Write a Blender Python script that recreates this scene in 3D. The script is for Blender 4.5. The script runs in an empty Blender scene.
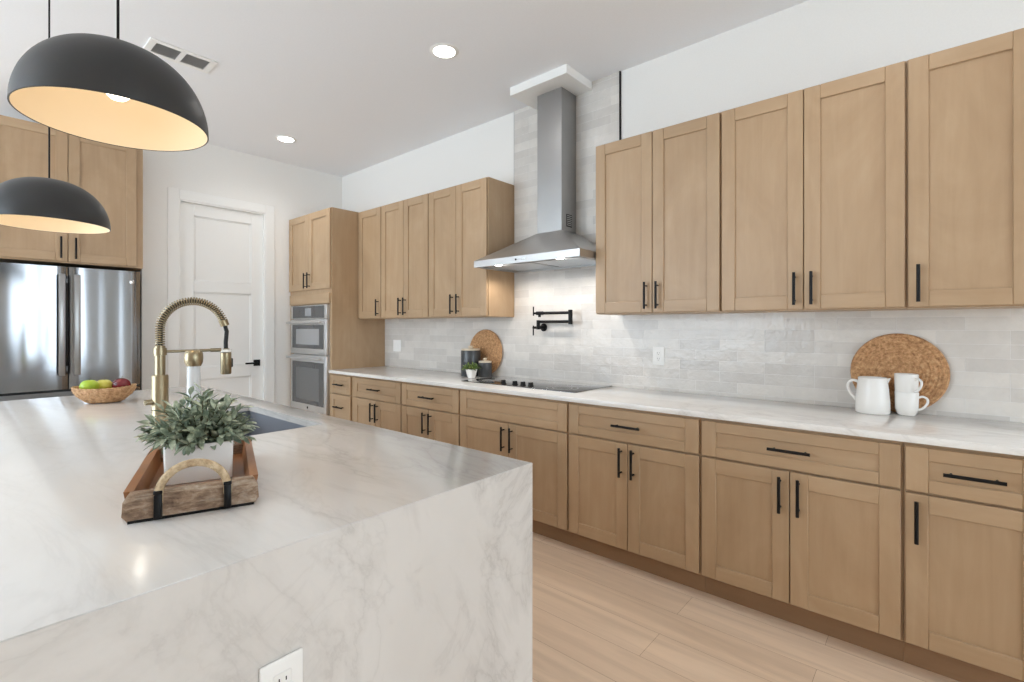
import bpy, bmesh, math, random
from mathutils import Vector, Matrix
random.seed(7)
sc = bpy.context.scene
COL = sc.collection
PI = math.pi

# ------------------------------------------------------------------ camera
F = 489.45
TH = math.radians(49.1)
CAM_Z = 1.328
cd = bpy.data.cameras.new('camera')
cam = bpy.data.objects.new('camera', cd)
COL.objects.link(cam)
cd.sensor_width = 36.0
cd.lens = 36.0 * F / 1024.0
cd.shift_y = -14.0 / 1024.0
cd.clip_start = 0.05
cam.location = (0, 0, CAM_Z)
cam.rotation_euler = (PI / 2, 0, -TH)
sc.camera = cam

# ------------------------------------------------------------------ exposure, world
sc.view_settings.view_transform = 'Standard'
sc.view_settings.look = 'None'
sc.view_settings.exposure = 0.06
sc.view_settings.gamma = 1.0
sc.view_settings.use_curve_mapping = False
sc.cycles.diffuse_bounces = 8
sc.cycles.max_bounces = 14
sc.cycles.sample_clamp_indirect = 6.0
sc.cycles.caustics_reflective = False
sc.cycles.caustics_refractive = False
try:
    sc.cycles.use_denoising = True
    sc.cycles.denoiser = 'OPENIMAGEDENOISE'
except Exception:
    pass
w = bpy.data.worlds.new('overcast_sky')
sc.world = w
w.use_nodes = True
bg = w.node_tree.nodes['Background']
SKY = 7.3
bg.inputs[0].default_value = (0.765, 0.90, 1.02, 1)
bg.inputs[1].default_value = SKY

# room dimensions
XW = 3.044          # cabinet wall
YB = 5.284          # door wall
YA = 5.95           # back of the refrigerator alcove
XL, YR = -3.4, -4.4 # far sides of the open room
ZC = 3.09
CT = 0.916          # worktop height

DAYLIGHT = [  # openings through which the sky lights the room: centre, rotation, size
    ((1.375, YR - 0.09, 1.51), (PI / 2, 0, 0), 1.25, 2.86),
    ((-0.225, YR - 0.09, 1.51), (PI / 2, 0, 0), 0.75, 2.86),
    ((XL - 0.09, 3.85, 1.49), (PI / 2, 0, -PI / 2), 3.90, 2.82),
]
for loc, rot, sx, sy in DAYLIGHT:
    ld = bpy.data.lights.new('window_portal', 'AREA')
    ld.shape = 'RECTANGLE'
    ld.size, ld.size_y = sx, sy
    ld.cycles.is_portal = True
    lo = bpy.data.objects.new('window_portal', ld)
    COL.objects.link(lo)
    lo.location = loc
    lo.rotation_euler = rot


def lamp(kind, name, loc, power, color, parent=None, size=0.05, rot=(0, 0, 0), spot=2.4, blend=0.8):
    ld = bpy.data.lights.new(name, kind)
    ld.energy = power
    ld.color = color
    if kind == 'AREA':
        ld.shape = 'DISK'
        ld.size = size
    else:
        ld.shadow_soft_size = size
    if kind == 'SPOT':
        ld.spot_size = spot
        ld.spot_blend = blend
    lo = bpy.data.objects.new(name, ld)
    COL.objects.link(lo)
    lo.location = loc
    lo.rotation_euler = rot
    if parent:
        lo.parent = parent
    return lo


# ------------------------------------------------------------------ materials
def srgb(r, g, b):
    f = lambda c: (c / 255 / 12.92) if c / 255 <= 0.04045 else ((c / 255 + 0.055) / 1.055) ** 2.4
    return (f(r), f(g), f(b), 1)


class Mat:
    def __init__(self, name):
        self.m = bpy.data.materials.new(name)
        self.m.use_nodes = True
        self.nt = self.m.node_tree
        self.b = self.nt.nodes['Principled BSDF']
        self.out = self.nt.nodes['Material Output']

    def n(self, t, **kw):
        nd = self.nt.nodes.new(t)
        for k, v in kw.items():
            setattr(nd, k, v)
        return nd

    def l(self, a, b):
        self.nt.links.new(a, b)

    def set(self, **kw):
        for k, v in kw.items():
            self.b.inputs[k.replace('_', ' ')].default_value = v
        return self

    def coords(self, scale=(1, 1, 1), rot=(0, 0, 0), rand=True, src='Object'):
        tc = self.n('ShaderNodeTexCoord')
        mp = self.n('ShaderNodeMapping')
        mp.inputs['Scale'].default_value = scale
        mp.inputs['Rotation'].default_value = rot
        self.l(tc.outputs[src], mp.inputs['Vector'])
        if rand:
            oi = self.n('ShaderNodeObjectInfo')
            mu = self.n('ShaderNodeMath', operation='MULTIPLY')
            mu.inputs[1].default_value = 37.0
            self.l(oi.outputs['Random'], mu.inputs[0])
            cb = self.n('ShaderNodeCombineXYZ')
            for i in range(3):
                self.l(mu.outputs[0], cb.inputs[i])
            self.l(cb.outputs[0], mp.inputs['Location'])
        return mp.outputs['Vector']

    def noise(self, vec, scale=5, detail=4, rough=0.55, dist=0.0):
        t = self.n('ShaderNodeTexNoise')
        t.inputs['Scale'].default_value = scale
        t.inputs['Detail'].default_value = detail
        t.inputs['Roughness'].default_value = rough
        t.inputs['Distortion'].default_value = dist
        self.l(vec, t.inputs['Vector'])
        return t.outputs['Fac']

    def ramp(self, fac, stops):
        r = self.n('ShaderNodeValToRGB')
        els = r.color_ramp.elements
        while len(els) < len(stops):
            els.new(0.5)
        for e, (p, c) in zip(els, stops):
            e.position = p
            e.color = c
        self.l(fac, r.inputs[0])
        return r.outputs['Color']

    def mix(self, fac, a, b, mode='MIX'):
        m = self.n('ShaderNodeMix', data_type='RGBA', blend_type=mode)
        for sock, v in ((0, fac), (6, a), (7, b)):
            if hasattr(v, 'links'):
                self.l(v, m.inputs[sock])
            else:
                m.inputs[sock].default_value = v
        return m.outputs[2]

    def math(self, op, a, b=None):
        m = self.n('ShaderNodeMath', operation=op)
        for i, v in enumerate((a, b)):
            if v is None:
                continue
            if hasattr(v, 'links'):
                self.l(v, m.inputs[i])
            else:
                m.inputs[i].default_value = v
        return m.outputs[0]

    def bump(self, h, strength=0.2, dist=0.01):
        b = self.n('ShaderNodeBump')
        b.inputs['Strength'].default_value = strength
        b.inputs['Distance'].default_value = dist
        self.l(h, b.inputs['Height'])
        self.l(b.outputs['Normal'], self.b.inputs['Normal'])
        return self


def plain(name, col, rough=0.5, metal=0.0, spec=0.5, noise=0.0, nscale=30):
    m = Mat(name)
    m.set(Base_Color=col, Roughness=rough, Metallic=metal)
    m.b.inputs['Specular IOR Level'].default_value = spec
    v = m.coords()
    if noise > 0:
        f = m.noise(v, nscale, 4)
        m.bump(f, noise, 0.002)
        c2 = tuple(min(1, c * 0.93) for c in col[:3]) + (1,)
        m.l(m.mix(f, col, c2), m.b.inputs['Base Color'])
    return m.m


WALL = plain('wall_paint', srgb(238, 237, 234), 0.7, noise=0.03, nscale=120)
CEIL = plain('ceiling_paint', srgb(241, 243, 247), 0.85, noise=0.03, nscale=90)
TRIM = plain('trim_paint', srgb(238, 238, 236), 0.5)
BLACK = plain('matte_black_metal', srgb(22, 21, 21), 0.42, 0.6)
PENDANT = plain('pendant_black_enamel', srgb(40, 40, 40), 0.42, 0.0, noise=0.03, nscale=60)
PENDANT_IN = plain('pendant_inner_enamel', srgb(236, 219, 190), 0.5)
CERAMIC = plain('white_ceramic', srgb(238, 236, 232), 0.25)
PLASTIC = plain('white_plastic', srgb(240, 240, 238), 0.35)
RUBBER = plain('black_rubber', srgb(28, 28, 29), 0.6)
SINK = plain('dark_composite', srgb(132, 136, 145), 0.5, noise=0.05, nscale=200)
DARK = plain('dark_recess', srgb(26, 24, 22), 0.8)
JAR = plain('charcoal_glaze', srgb(66, 68, 70), 0.28, noise=0.02)
LIDWOOD = plain('pale_lid_wood', srgb(226, 210, 186), 0.5, noise=0.05)
SOIL = plain('dark_soil', srgb(50, 40, 32), 0.95, noise=0.5, nscale=60)
GRILLE = plain('grey_louvre', srgb(190, 190, 190), 0.5)
CLEAR = plain('frosted_acrylic', srgb(206, 208, 209), 0.12)
DISPLAY = plain('display_glass', srgb(150, 152, 155), 0.15)


def stainless(name, col, rough, aniso_dir='z', strength=0.05):
    m = Mat(name)
    m.set(Base_Color=col, Metallic=1.0, Roughness=rough)
    s = {'z': (160, 160, 1.2), 'x': (1.2, 160, 160), 'y': (160, 1.2, 160)}[aniso_dir]
    v = m.coords(scale=s)
    f = m.noise(v, 1.0, 3)
    r = m.n('ShaderNodeMapRange')
    r.inputs[3].default_value = rough * 0.8
    r.inputs[4].default_value = rough * 1.3
    m.l(f, r.inputs[0])
    m.l(r.outputs[0], m.b.inputs['Roughness'])
    m.bump(f, strength, 0.0006)
    return m.m


STEEL = stainless('brushed_stainless', srgb(196, 196, 196), 0.36, 'y')
STEEL_V = stainless('brushed_stainless_upright', srgb(170, 170, 170), 0.30, 'z')
OVENSTEEL = stainless('oven_stainless', srgb(214, 214, 214), 0.40, 'y')
BRASS = stainless('brushed_brass', srgb(160, 147, 120), 0.30, 'z')
CHROME = plain('polished_steel', srgb(215, 215, 216), 0.12, 1.0)


def fridge_steel():
    m = Mat('fridge_stainless')
    m.set(Base_Color=srgb(150, 151, 153), Metallic=1.0, Roughness=0.11)
    m.b.inputs['Anisotropic'].default_value = 0.95
    m.b.inputs['Anisotropic Rotation'].default_value = 0.0
    tg = m.n('ShaderNodeCombineXYZ')
    tg.inputs[2].default_value = 1.0
    m.l(tg.outputs[0], m.b.inputs['Tangent'])
    v = m.coords(scale=(5.0, 1, 0.6), rand=True)
    f = m.noise(v, 1.0, 1)
    m.bump(f, 0.03, 0.02)
    return m.m


FRIDGE = fridge_steel()


def glass_black(name, col, rough=0.05):
    m = Mat(name)
    m.set(Base_Color=col, Roughness=rough)
    m.b.inputs['Coat Weight'].default_value = 0.5
    return m.m


BLACKGLASS = glass_black('black_glass', srgb(30, 30, 32))
OVENGLASS = glass_black('oven_glass', srgb(68, 69, 71), 0.12)
OVENWIN = glass_black('oven_window', srgb(92, 93, 94), 0.15)
MICROWIN = glass_black('microwave_window', srgb(150, 150, 151), 0.15)


def emit(name, col, s):
    m = Mat(name)
    m.set(Base_Color=(0.9, 0.9, 0.9, 1))
    m.b.inputs['Emission Color'].default_value = col
    m.b.inputs['Emission Strength'].default_value = s
    return m.m


LED = emit('led_lens', (1, 0.97, 0.92, 1), 14)
BULB = emit('warm_bulb', (1, 0.88, 0.70, 1), 5)


def wood(name, grain, base, dark, light):
    m = Mat(name)
    sl, ss = 1.6, 22.0
    s = {'z': (ss, ss, sl), 'x': (sl, ss, ss), 'y': (ss, sl, ss)}[grain]
    v = m.coords(scale=s)
    f1 = m.noise(v, 1.0, 5, 0.6, 0.6)
    v2 = m.coords(scale={'z': (3.2, 3.2, 1.6), 'x': (1.6, 3.2, 3.2), 'y': (3.2, 1.6, 3.2)}[grain])
    f2 = m.noise(v2, 1.0, 4, 0.6, 1.6)
    c1 = m.ramp(f1, [(0.25, dark), (0.5, base), (0.8, light)])
    c2 = m.ramp(f2, [(0.3, dark), (0.55, base), (0.75, light)])
    c = m.mix(0.55, c1, c2)
    oi = m.n('ShaderNodeObjectInfo')
    hv = m.n('ShaderNodeHueSaturation')
    mr = m.n('ShaderNodeMapRange')
    mr.inputs[3].default_value = 0.95
    mr.inputs[4].default_value = 1.05
    m.l(oi.outputs['Random'], mr.inputs[0])
    m.l(mr.outputs[0], hv.inputs['Value'])
    m.l(c, hv.inputs['Color'])
    m.l(hv.outputs[0], m.b.inputs['Base Color'])
    m.set(Roughness=0.42)
    m.bump(f1, 0.06, 0.002)
    return m.m


WB, WD, WLt = srgb(178, 150, 118), srgb(166, 137, 105), srgb(189, 163, 132)
WOOD_V = wood('cabinet_wood_upright', 'z', WB, WD, WLt)
WOOD_H = wood('cabinet_wood_level', 'x', WB, WD, WLt)
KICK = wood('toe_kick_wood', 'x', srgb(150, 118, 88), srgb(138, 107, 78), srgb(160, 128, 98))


def rustic_mat():
    m = Mat('rustic_wood')
    v = m.coords(scale=(9, 60, 60))
    f = m.noise(v, 1.0, 8, 0.7, 1.2)
    v2 = m.coords(scale=(26, 40, 40))
    g = m.noise(v2, 1.0, 6, 0.7, 0.4)
    c = m.mix(0.5, m.ramp(f, [(0.34, srgb(74, 54, 40)), (0.5, srgb(148, 122, 98)), (0.66, srgb(206, 192, 172))]),
              m.ramp(g, [(0.36, srgb(84, 60, 44)), (0.5, srgb(150, 122, 98)), (0.64, srgb(200, 184, 166))]))
    m.l(c, m.b.inputs['Base Color'])
    m.set(Roughness=0.75)
    m.bump(f, 0.4, 0.004)
    return m.m


RUSTIC = rustic_mat()
RUSTIC_IN = wood('rustic_wood_inner', 'y', srgb(158, 106, 66), srgb(120, 78, 46), srgb(182, 132, 90))


def floor_mat():
    m = Mat('oak_planks')
    tc = m.n('ShaderNodeTexCoord')
    mp = m.n('ShaderNodeMapping')
    mp.inputs['Rotation'].default_value = (0, 0, PI / 2)
    mp.inputs['Location'].default_value = (0.35, 0.07, 0)
    m.l(tc.outputs['Object'], mp.inputs['Vector'])
    br = m.n('ShaderNodeTexBrick')
    br.offset = 0.37
    br.offset_frequency = 2
    for k, v in (('Scale', 1.0), ('Mortar Size', 0.0009), ('Mortar Smooth', 0.2), ('Brick Width', 1.5), ('Row Height', 0.19), ('Bias', 0.0)):
        br.inputs[k].default_value = v
    br.inputs['Color1'].default_value = srgb(234, 211, 186)
    br.inputs['Color2'].default_value = srgb(224, 199, 173)
    br.inputs['Mortar'].default_value = srgb(168, 134, 102)
    m.l(mp.outputs[0], br.inputs['Vector'])
    v = m.coords(scale=(14, 0.9, 1), rand=False)
    f = m.noise(v, 1.0, 6, 0.62, 0.8)
    g = m.ramp(f, [(0.28, (0.80, 0.78, 0.76, 1)), (0.6, (1.0, 1.0, 1.0, 1)), (0.8, (1.08, 1.08, 1.08, 1))])
    c = m.mix(1.0, br.outputs['Color'], g, 'MULTIPLY')
    m.l(c, m.b.inputs['Base Color'])
    m.set(Roughness=0.42)
    m.bump(f, 0.05, 0.002)
    return m.m


def quartz(name, base, vein, cloud, rot, amount=1.0, rough=0.12, scale=1.0):
    m = Mat(name)
    v = m.coords(scale=(1.0 * scale, 0.30 * scale, 0.8 * scale), rot=rot, rand=False)
    w = m.noise(v, 1.6, 5, 0.6, 0.6)
    d1 = m.math('ABSOLUTE', m.math('SUBTRACT', m.noise(v, 2.1, 8, 0.62, 1.4), 0.5))
    d2 = m.math('ABSOLUTE', m.math('SUBTRACT', m.noise(v, 4.3, 8, 0.6, 1.0), 0.46))
    r1 = m.ramp(d1, [(0.0, (1, 1, 1, 1)), (0.012, (0.45, 0.45, 0.45, 1)), (0.06, (0, 0, 0, 1))])
    r2 = m.ramp(d2, [(0.0, (0.5, 0.5, 0.5, 1)), (0.02, (0.12, 0.12, 0.12, 1)), (0.07, (0, 0, 0, 1))])
    mask = m.ramp(m.noise(v, 0.9, 3), [(0.38, (0, 0, 0, 1)), (0.62, (1, 1, 1, 1))])
    vv = m.mix(1.0, m.mix(1.0, r1, r2, 'ADD'), mask, 'MULTIPLY')
    cl = m.mix(m.ramp(w, [(0.35, (0, 0, 0, 1)), (0.7, (1, 1, 1, 1))]), base, cloud)
    fac = m.math('MULTIPLY', vv, 0.75 * amount)
    c = m.mix(fac, cl, vein)
    m.l(c, m.b.inputs['Base Color'])
    m.set(Roughness=rough)
    return m.m


ISLAND_Q = quartz('island_quartz', srgb(220, 218, 215), srgb(166, 162, 158), srgb(210, 207, 203), (0.5, 0.35, -0.35), 0.5, 0.13, 0.75)
COUNTER_Q = quartz('counter_quartz', srgb(238, 236, 232), srgb(206, 202, 198), srgb(230, 228, 225), (0, 0, 0.15), 0.7, 0.14, 1.6)


def tile_mat():
    m = Mat('glazed_tile')
    tc = m.n('ShaderNodeTexCoord')
    sp = m.n('ShaderNodeSeparateXYZ')
    m.l(tc.outputs['Object'], sp.inputs[0])
    cb = m.n('ShaderNodeCombineXYZ')
    m.l(sp.outputs['Y'], cb.inputs['X'])
    m.l(sp.outputs['Z'], cb.inputs['Y'])
    br = m.n('ShaderNodeTexBrick')
    br.offset = 0.41
    br.offset_frequency = 3
    for k, v in (('Scale', 1.0), ('Mortar Size', 0.0014), ('Mortar Smooth', 0.3), ('Brick Width', 0.245), ('Row Height', 0.0625), ('Bias', 0.0)):
        br.inputs[k].default_value = v
    br.inputs['Color1'].default_value = srgb(222, 218, 212)
    br.inputs['Color2'].default_value = srgb(205, 201, 196)
    br.inputs['Mortar'].default_value = srgb(224, 222, 219)
    m.l(cb.outputs[0], br.inputs['Vector'])
    v = m.coords(rand=False)
    cl = m.ramp(m.noise(v, 14, 4, 0.6), [(0.3, (0.95, 0.95, 0.95, 1)), (0.7, (1.03, 1.03, 1.03, 1))])
    m.l(m.mix(1.0, br.outputs['Color'], cl, 'MULTIPLY'), m.b.inputs['Base Color'])
    inv = m.math('SUBTRACT', 1.0, br.outputs['Fac'])
    h = m.math('ADD', m.math('MULTIPLY', inv, 0.25), m.math('ADD', m.math('MULTIPLY', m.noise(v, 16, 3), 1.0), m.math('MULTIPLY', m.noise(v, 60, 2), 0.25)))
    m.set(Roughness=0.16)
    m.bump(h, 0.65, 0.006)
    return m.m


TILE = tile_mat()
FLOOR = floor_mat()


def woven(name, a, b, c, scale=70, strength=0.9):
    m = Mat(name)
    v = m.coords()
    vo = m.n('ShaderNodeTexVoronoi')
    vo.inputs['Scale'].default_value = scale
    m.l(v, vo.inputs['Vector'])
    f = m.noise(v, scale * 0.5, 4, 0.7)
    m.l(m.ramp(f, [(0.3, a), (0.52, b), (0.72, c)]), m.b.inputs['Base Color'])
    m.set(Roughness=0.8)
    m.bump(m.math('ADD', vo.outputs['Distance'], f), strength, 0.006)
    return m.m


SEAGRASS = woven('woven_seagrass', srgb(140, 98, 62), srgb(196, 150, 106), srgb(224, 186, 142), 110, 0.6)
WICKER = woven('wicker', srgb(150, 108, 70), srgb(200, 158, 116), srgb(222, 186, 146), 110)
ROPE = woven('jute_rope', srgb(150, 124, 92), srgb(196, 172, 138), srgb(220, 200, 168), 120, 0.6)


def leaf_mat(name, a, b, c):
    m = Mat(name)
    v = m.coords(rand=False)
    f = m.noise(v, 28, 3, 0.6)
    m.l(m.ramp(f, [(0.32, a), (0.5, b), (0.68, c)]), m.b.inputs['Base Color'])
    m.set(Roughness=0.55)
    return m.m


LEAF = leaf_mat('sage_leaf', srgb(98, 112, 94), srgb(140, 152, 130), srgb(206, 212, 186))  # palest tone paints highlights into the leaf colour
LEAF2 = leaf_mat('green_leaf', srgb(64, 92, 40), srgb(104, 132, 62), srgb(176, 188, 112))
STEM = plain('plant_stem', srgb(96, 92, 66), 0.8)


def fruit_mat(name, a, b, c):
    m = Mat(name)
    v = m.coords()
    m.l(m.ramp(m.noise(v, 14, 4), [(0.3, a), (0.5, b), (0.7, c)]), m.b.inputs['Base Color'])
    m.set(Roughness=0.25)
    return m.m


APPLE_G = fruit_mat('green_apple_skin', srgb(140, 176, 40), srgb(168, 196, 58), srgb(186, 208, 84))
APPLE_Y = fruit_mat('yellow_apple_skin', srgb(186, 186, 62), srgb(204, 200, 84), srgb(214, 206, 108))
APPLE_R = fruit_mat('red_apple_skin', srgb(70, 16, 24), srgb(98, 22, 32), srgb(130, 40, 46))


def pane_mat():
    m = Mat('window_glass')
    m.set(Base_Color=(1, 1, 1, 1), Roughness=0.0)
    m.nt.nodes.remove(m.b)
    tr = m.n('ShaderNodeBsdfTransparent')
    gl = m.n('ShaderNodeBsdfGlossy')
    gl.inputs['Roughness'].default_value = 0.0
    mx = m.n('ShaderNodeMixShader')
    mx.inputs[0].default_value = 0.05
    m.l(tr.outputs[0], mx.inputs[1])
    m.l(gl.outputs[0], mx.inputs[2])
    m.l(mx.outputs[0], m.out.inputs['Surface'])
    return m.m


PANE = pane_mat()


# ------------------------------------------------------------------ mesh helpers
class MB:
    """collects shapes with material slots; build() links ONE mesh object"""

    def __init__(self):
        self.bm = bmesh.new()
        self.mats = []

    def slot(self, m):
        if m not in self.mats:
            self.mats.append(m)
        return self.mats.index(m)

    def absorb(self, t, m, M=None, smooth=False):
        if M is not None:
            bmesh.ops.transform(t, matrix=M, verts=t.verts)
        i = self.slot(m)
        for f in t.faces:
            f.material_index = i
            f.smooth = smooth
        me = bpy.data.meshes.new('tmp')
        t.to_mesh(me)
        t.free()
        self.bm.from_mesh(me)
        bpy.data.meshes.remove(me)
        return self

    def box(self, lo, hi, m, bev=0.0, seg=1, M=None, smooth=False):
        t = bmesh.new()
        bmesh.ops.create_cube(t, size=1)
        c = [(a + b) / 2 for a, b in zip(lo, hi)]
        s = [abs(b - a) for a, b in zip(lo, hi)]
        for v in t.verts:
            v.co = Vector((v.co.x * s[0] + c[0], v.co.y * s[1] + c[1], v.co.z * s[2] + c[2]))
        if bev > 0:
            bmesh.ops.bevel(t, geom=list(t.edges), offset=bev, segments=seg, profile=0.5, affect='EDGES')
        return self.absorb(t, m, M, smooth)

    def lathe(self, prof, m, seg=40, M=None, smooth=True, sx=1.0, sy=1.0, zfun=None):
        t = bmesh.new()
        rings = []
        for r, z in prof:
            if r < 1e-6:
                rings.append([t.verts.new((0, 0, z))])
            else:
                rg = []
                for k in range(seg):
                    a = 2 * PI * k / seg
                    zz = z + (zfun(a, r, z) if zfun else 0)
                    rg.append(t.verts.new((r * sx * math.cos(a), r * sy * math.sin(a), zz)))
                rings.append(rg)
        for A, B in zip(rings, rings[1:]):
            for k in range(seg):
                k2 = (k + 1) % seg
                if len(A) == 1 and len(B) == 1:
                    continue
                if len(A) == 1:
                    t.faces.new((A[0], B[k], B[k2]))
                elif len(B) == 1:
                    t.faces.new((A[k], B[0], A[k2]))
                else:
                    t.faces.new((A[k], B[k], B[k2], A[k2]))
        bmesh.ops.recalc_face_normals(t, faces=t.faces)
        return self.absorb(t, m, M, smooth)

    def tube(self, pts, r, m, seg=10, smooth=True, caps=True, M=None):
        pts = [Vector(p) for p in pts]
        rr = r if isinstance(r, (list, tuple)) else [r] * len(pts)
        t = bmesh.new()
        n = len(pts)
        tan = []
        for i in range(n):
            d = pts[min(i + 1, n - 1)] - pts[max(i - 1, 0)]
            tan.append(d.normalized())
        up = Vector((0, 0, 1)) if abs(tan[0].z) < 0.9 else Vector((1, 0, 0))
        nrm = tan[0].cross(up).normalized()
        rings = []
        for i in range(n):
            if i:
                nrm = (nrm - tan[i] * nrm.dot(tan[i])).normalized()
            b = tan[i].cross(nrm)
            rings.append([t.verts.new(pts[i] + (nrm * math.cos(2 * PI * k / seg) + b * math.sin(2 * PI * k / seg)) * rr[i]) for k in range(seg)])
        for A, B in zip(rings, rings[1:]):
            for k in range(seg):
                t.faces.new((A[k], A[(k + 1) % seg], B[(k + 1) % seg], B[k]))
        if caps:
            t.faces.new(list(reversed(rings[0])))
            t.faces.new(rings[-1])
        bmesh.ops.recalc_face_normals(t, faces=t.faces)
        return self.absorb(t, m, M, smooth)

    def loft(self, rings, m, smooth=False, cap0=True, cap1=True, M=None, closed=True):
        t = bmesh.new()
        R = [[t.verts.new(p) for p in rg] for rg in rings]
        n = len(R[0])
        for A, B in zip(R, R[1:]):
            for k in range(n if closed else n - 1):
                t.faces.new((A[k], A[(k + 1) % n], B[(k + 1) % n], B[k]))
        if cap0:
            t.faces.new(list(reversed(R[0])))
        if cap1:
            t.faces.new(R[-1])
        bmesh.ops.recalc_face_normals(t, faces=t.faces)
        return self.absorb(t, m, M, smooth)

    def build(self, name, parent=None, loc=(0, 0, 0), rz=0.0, sharp=True):
        me = bpy.data.meshes.new(name)
        self.bm.to_mesh(me)
        self.bm.free()
        for m in self.mats:
            me.materials.append(m)
        if sharp and hasattr(me, 'set_sharp_from_angle'):
            me.set_sharp_from_angle(angle=math.radians(38))
        o = bpy.data.objects.new(name, me)
        COL.objects.link(o)
        o.location = loc
        o.rotation_euler = (0, 0, rz)
        if parent:
            o.parent = parent
        return o


def tag(o, label, cat, group=None, kind=None):
    o['label'] = label
    o['category'] = cat
    if group:
        o['group'] = group
    if kind:
        o['kind'] = kind
    return o


def thing(name, label, cat, loc=(0, 0, 0), rz=0.0, group=None):
    o = bpy.data.objects.new(name, None)
    o.empty_display_size = 0.1
    COL.objects.link(o)
    o.location = loc
    o.rotation_euler = (0, 0, rz)
    return tag(o, label, cat, group)


def structure(o, label, cat):
    return tag(o, label, cat, kind='structure')


def copy_tree(o, parent=None):
    c = o.copy()
    COL.objects.link(c)
    c.parent = parent
    for ch in list(o.children):
        copy_tree(ch, c)
    return c


def rounded(w, d, r, n=5):
    """rounded rectangle outline"""
    out = []
    for cx, cy, a0 in ((w / 2 - r, d / 2 - r, 0), (-w / 2 + r, d / 2 - r, PI / 2), (-w / 2 + r, -d / 2 + r, PI), (w / 2 - r, -d / 2 + r, 1.5 * PI)):
        for k in range(n):
            a = a0 + PI / 2 * k / (n - 1)
            out.append((cx + r * math.cos(a), cy + r * math.sin(a)))
    return out


# ------------------------------------------------------------------ the room
b = MB(); b.box((XL - 0.2, YR - 0.2, -0.1), (XW + 0.2, YA + 0.2, 0.0), FLOOR)
structure(b.build('floor'), 'light oak plank floor between island and cabinets', 'floor')
b = MB(); b.box((XL - 0.2, YR - 0.2, ZC), (XW + 0.2, YA + 0.2, ZC + 0.15), CEIL)
structure(b.build('ceiling'), 'flat white ceiling with recessed lights', 'ceiling')
b = MB(); b.box((XW, YR - 0.2, 0), (XW + 0.2, YB, ZC), WALL)
structure(b.build('wall_right'), 'white painted wall behind the long run of cabinets', 'wall')

# door wall with its door opening, and the alcove the refrigerator stands in
DX0, DX1, DZ = 1.405, 2.174, 2.51
AX = 1.122
b = MB()
b.box((AX, YB, 0), (DX0, YA + 0.2, ZC), WALL)
b.box((DX1, YB, 0), (XW + 0.2, YB + 0.14, ZC), WALL)
b.box((DX0, YB, DZ), (DX1, YB + 0.14, ZC), WALL)
b.box((XL - 0.2, YA, 0), (AX, YA + 0.2, ZC), WALL)
b.box((DX0, YA - 0.2, 0), (XW + 0.2, YA + 0.2, ZC), WALL)
structure(b.build('wall_back'), 'white wall holding the pantry door', 'wall')

# left and rear walls with large openings
def wall_with_holes(name, axis, at, lo, hi, holes, label):
    b = MB()
    cuts = sorted(holes)
    pos = lo
    def bx(a0, a1, z0, z1):
        if axis == 'x':
            b.box((a0, at - 0.15, z0), (a1, at, z1), WALL)
        else:
            b.box((at - 0.15, a0, z0), (at, a1, z1), WALL)
    for a0, a1, z0, z1 in cuts:
        bx(pos, a0, 0, ZC)
        bx(a0, a1, z1, ZC)
        if z0 > 0:
            bx(a0, a1, 0, z0)
        pos = a1
    bx(pos, hi, 0, ZC)
    structure(b.build(name), label, 'wall')


wall_with_holes('wall_rear', 'x', YR, XL - 0.15, XW, [(0.75, 2.0, 0.08, 2.94), (-0.6, 0.15, 0.08, 2.94), (2.28, 2.36, 0.08, 2.6), (2.78, 2.88, 0.08, 2.6)], 'white wall with unseen tall windows behind the camera')
wall_with_holes('wall_left', 'y', XL, YR, YA, [(1.9, 5.8, 0.08, 2.90)], 'white wall with unseen tall windows across the open room')


def window(name, axis, at, a0, a1, z0, z1, nm, t=0.06):
    b = MB()
    def bx(p0, p1, q0, q1, d0, d1, m):
        if axis == 'x':
            b.box((p0, at + d0, q0), (p1, at + d1, q1), m)
        else:
            b.box((at + d0, p0, q0), (at + d1, p1, q1), m)
    bx(a0, a0 + t, z0, z1, -0.11, -0.03, TRIM)
    bx(a1 - t, a1, z0, z1, -0.11, -0.03, TRIM)
    bx(a0, a1, z0, z0 + t, -0.11, -0.03, TRIM)
    bx(a0, a1, z1 - t, z1, -0.11, -0.03, TRIM)
    for k in range(1, nm):
        c = a0 + (a1 - a0) * k / nm
        bx(c - 0.03, c + 0.03, z0, z1, -0.11, -0.03, TRIM)
    bx(a0, a1, z0, z1, -0.074, -0.07, PANE)
    structure(b.build(name), 'unseen tall white framed window in the outer wall', 'window')


window('window_1', 'x', YR, 0.75, 2.0, 0.08, 2.94, 2)
window('window_added_2', 'x', YR, -0.6, 0.15, 0.08, 2.94, 1)  # unseen, added to brighten the faces turned to the rear
window('window_added_4', 'x', YR, 2.28, 2.36, 0.08, 2.6, 1, 0.015)  # unseen slit added to give a bright streak in the fridge doors
window('window_added_5', 'x', YR, 2.78, 2.88, 0.08, 2.6, 1, 0.015)  # another unseen slit, added for a second streak in the fridge
window('window_added_3', 'y', XL, 1.9, 5.8, 0.08, 2.90, 3)  # unseen, placed and sized to brighten the far end of the kitchen

# baseboard on the door wall
b = MB()
b.box((AX, YB - 0.014, 0), (DX0 - 0.10, YB, 0.13), TRIM, 0.004)
b.box((DX1 + 0.10, YB - 0.014, 0), (2.395, YB, 0.13), TRIM, 0.004)
structure(b.build('baseboard_back'), 'white baseboard along the door wall', 'baseboard')

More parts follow.
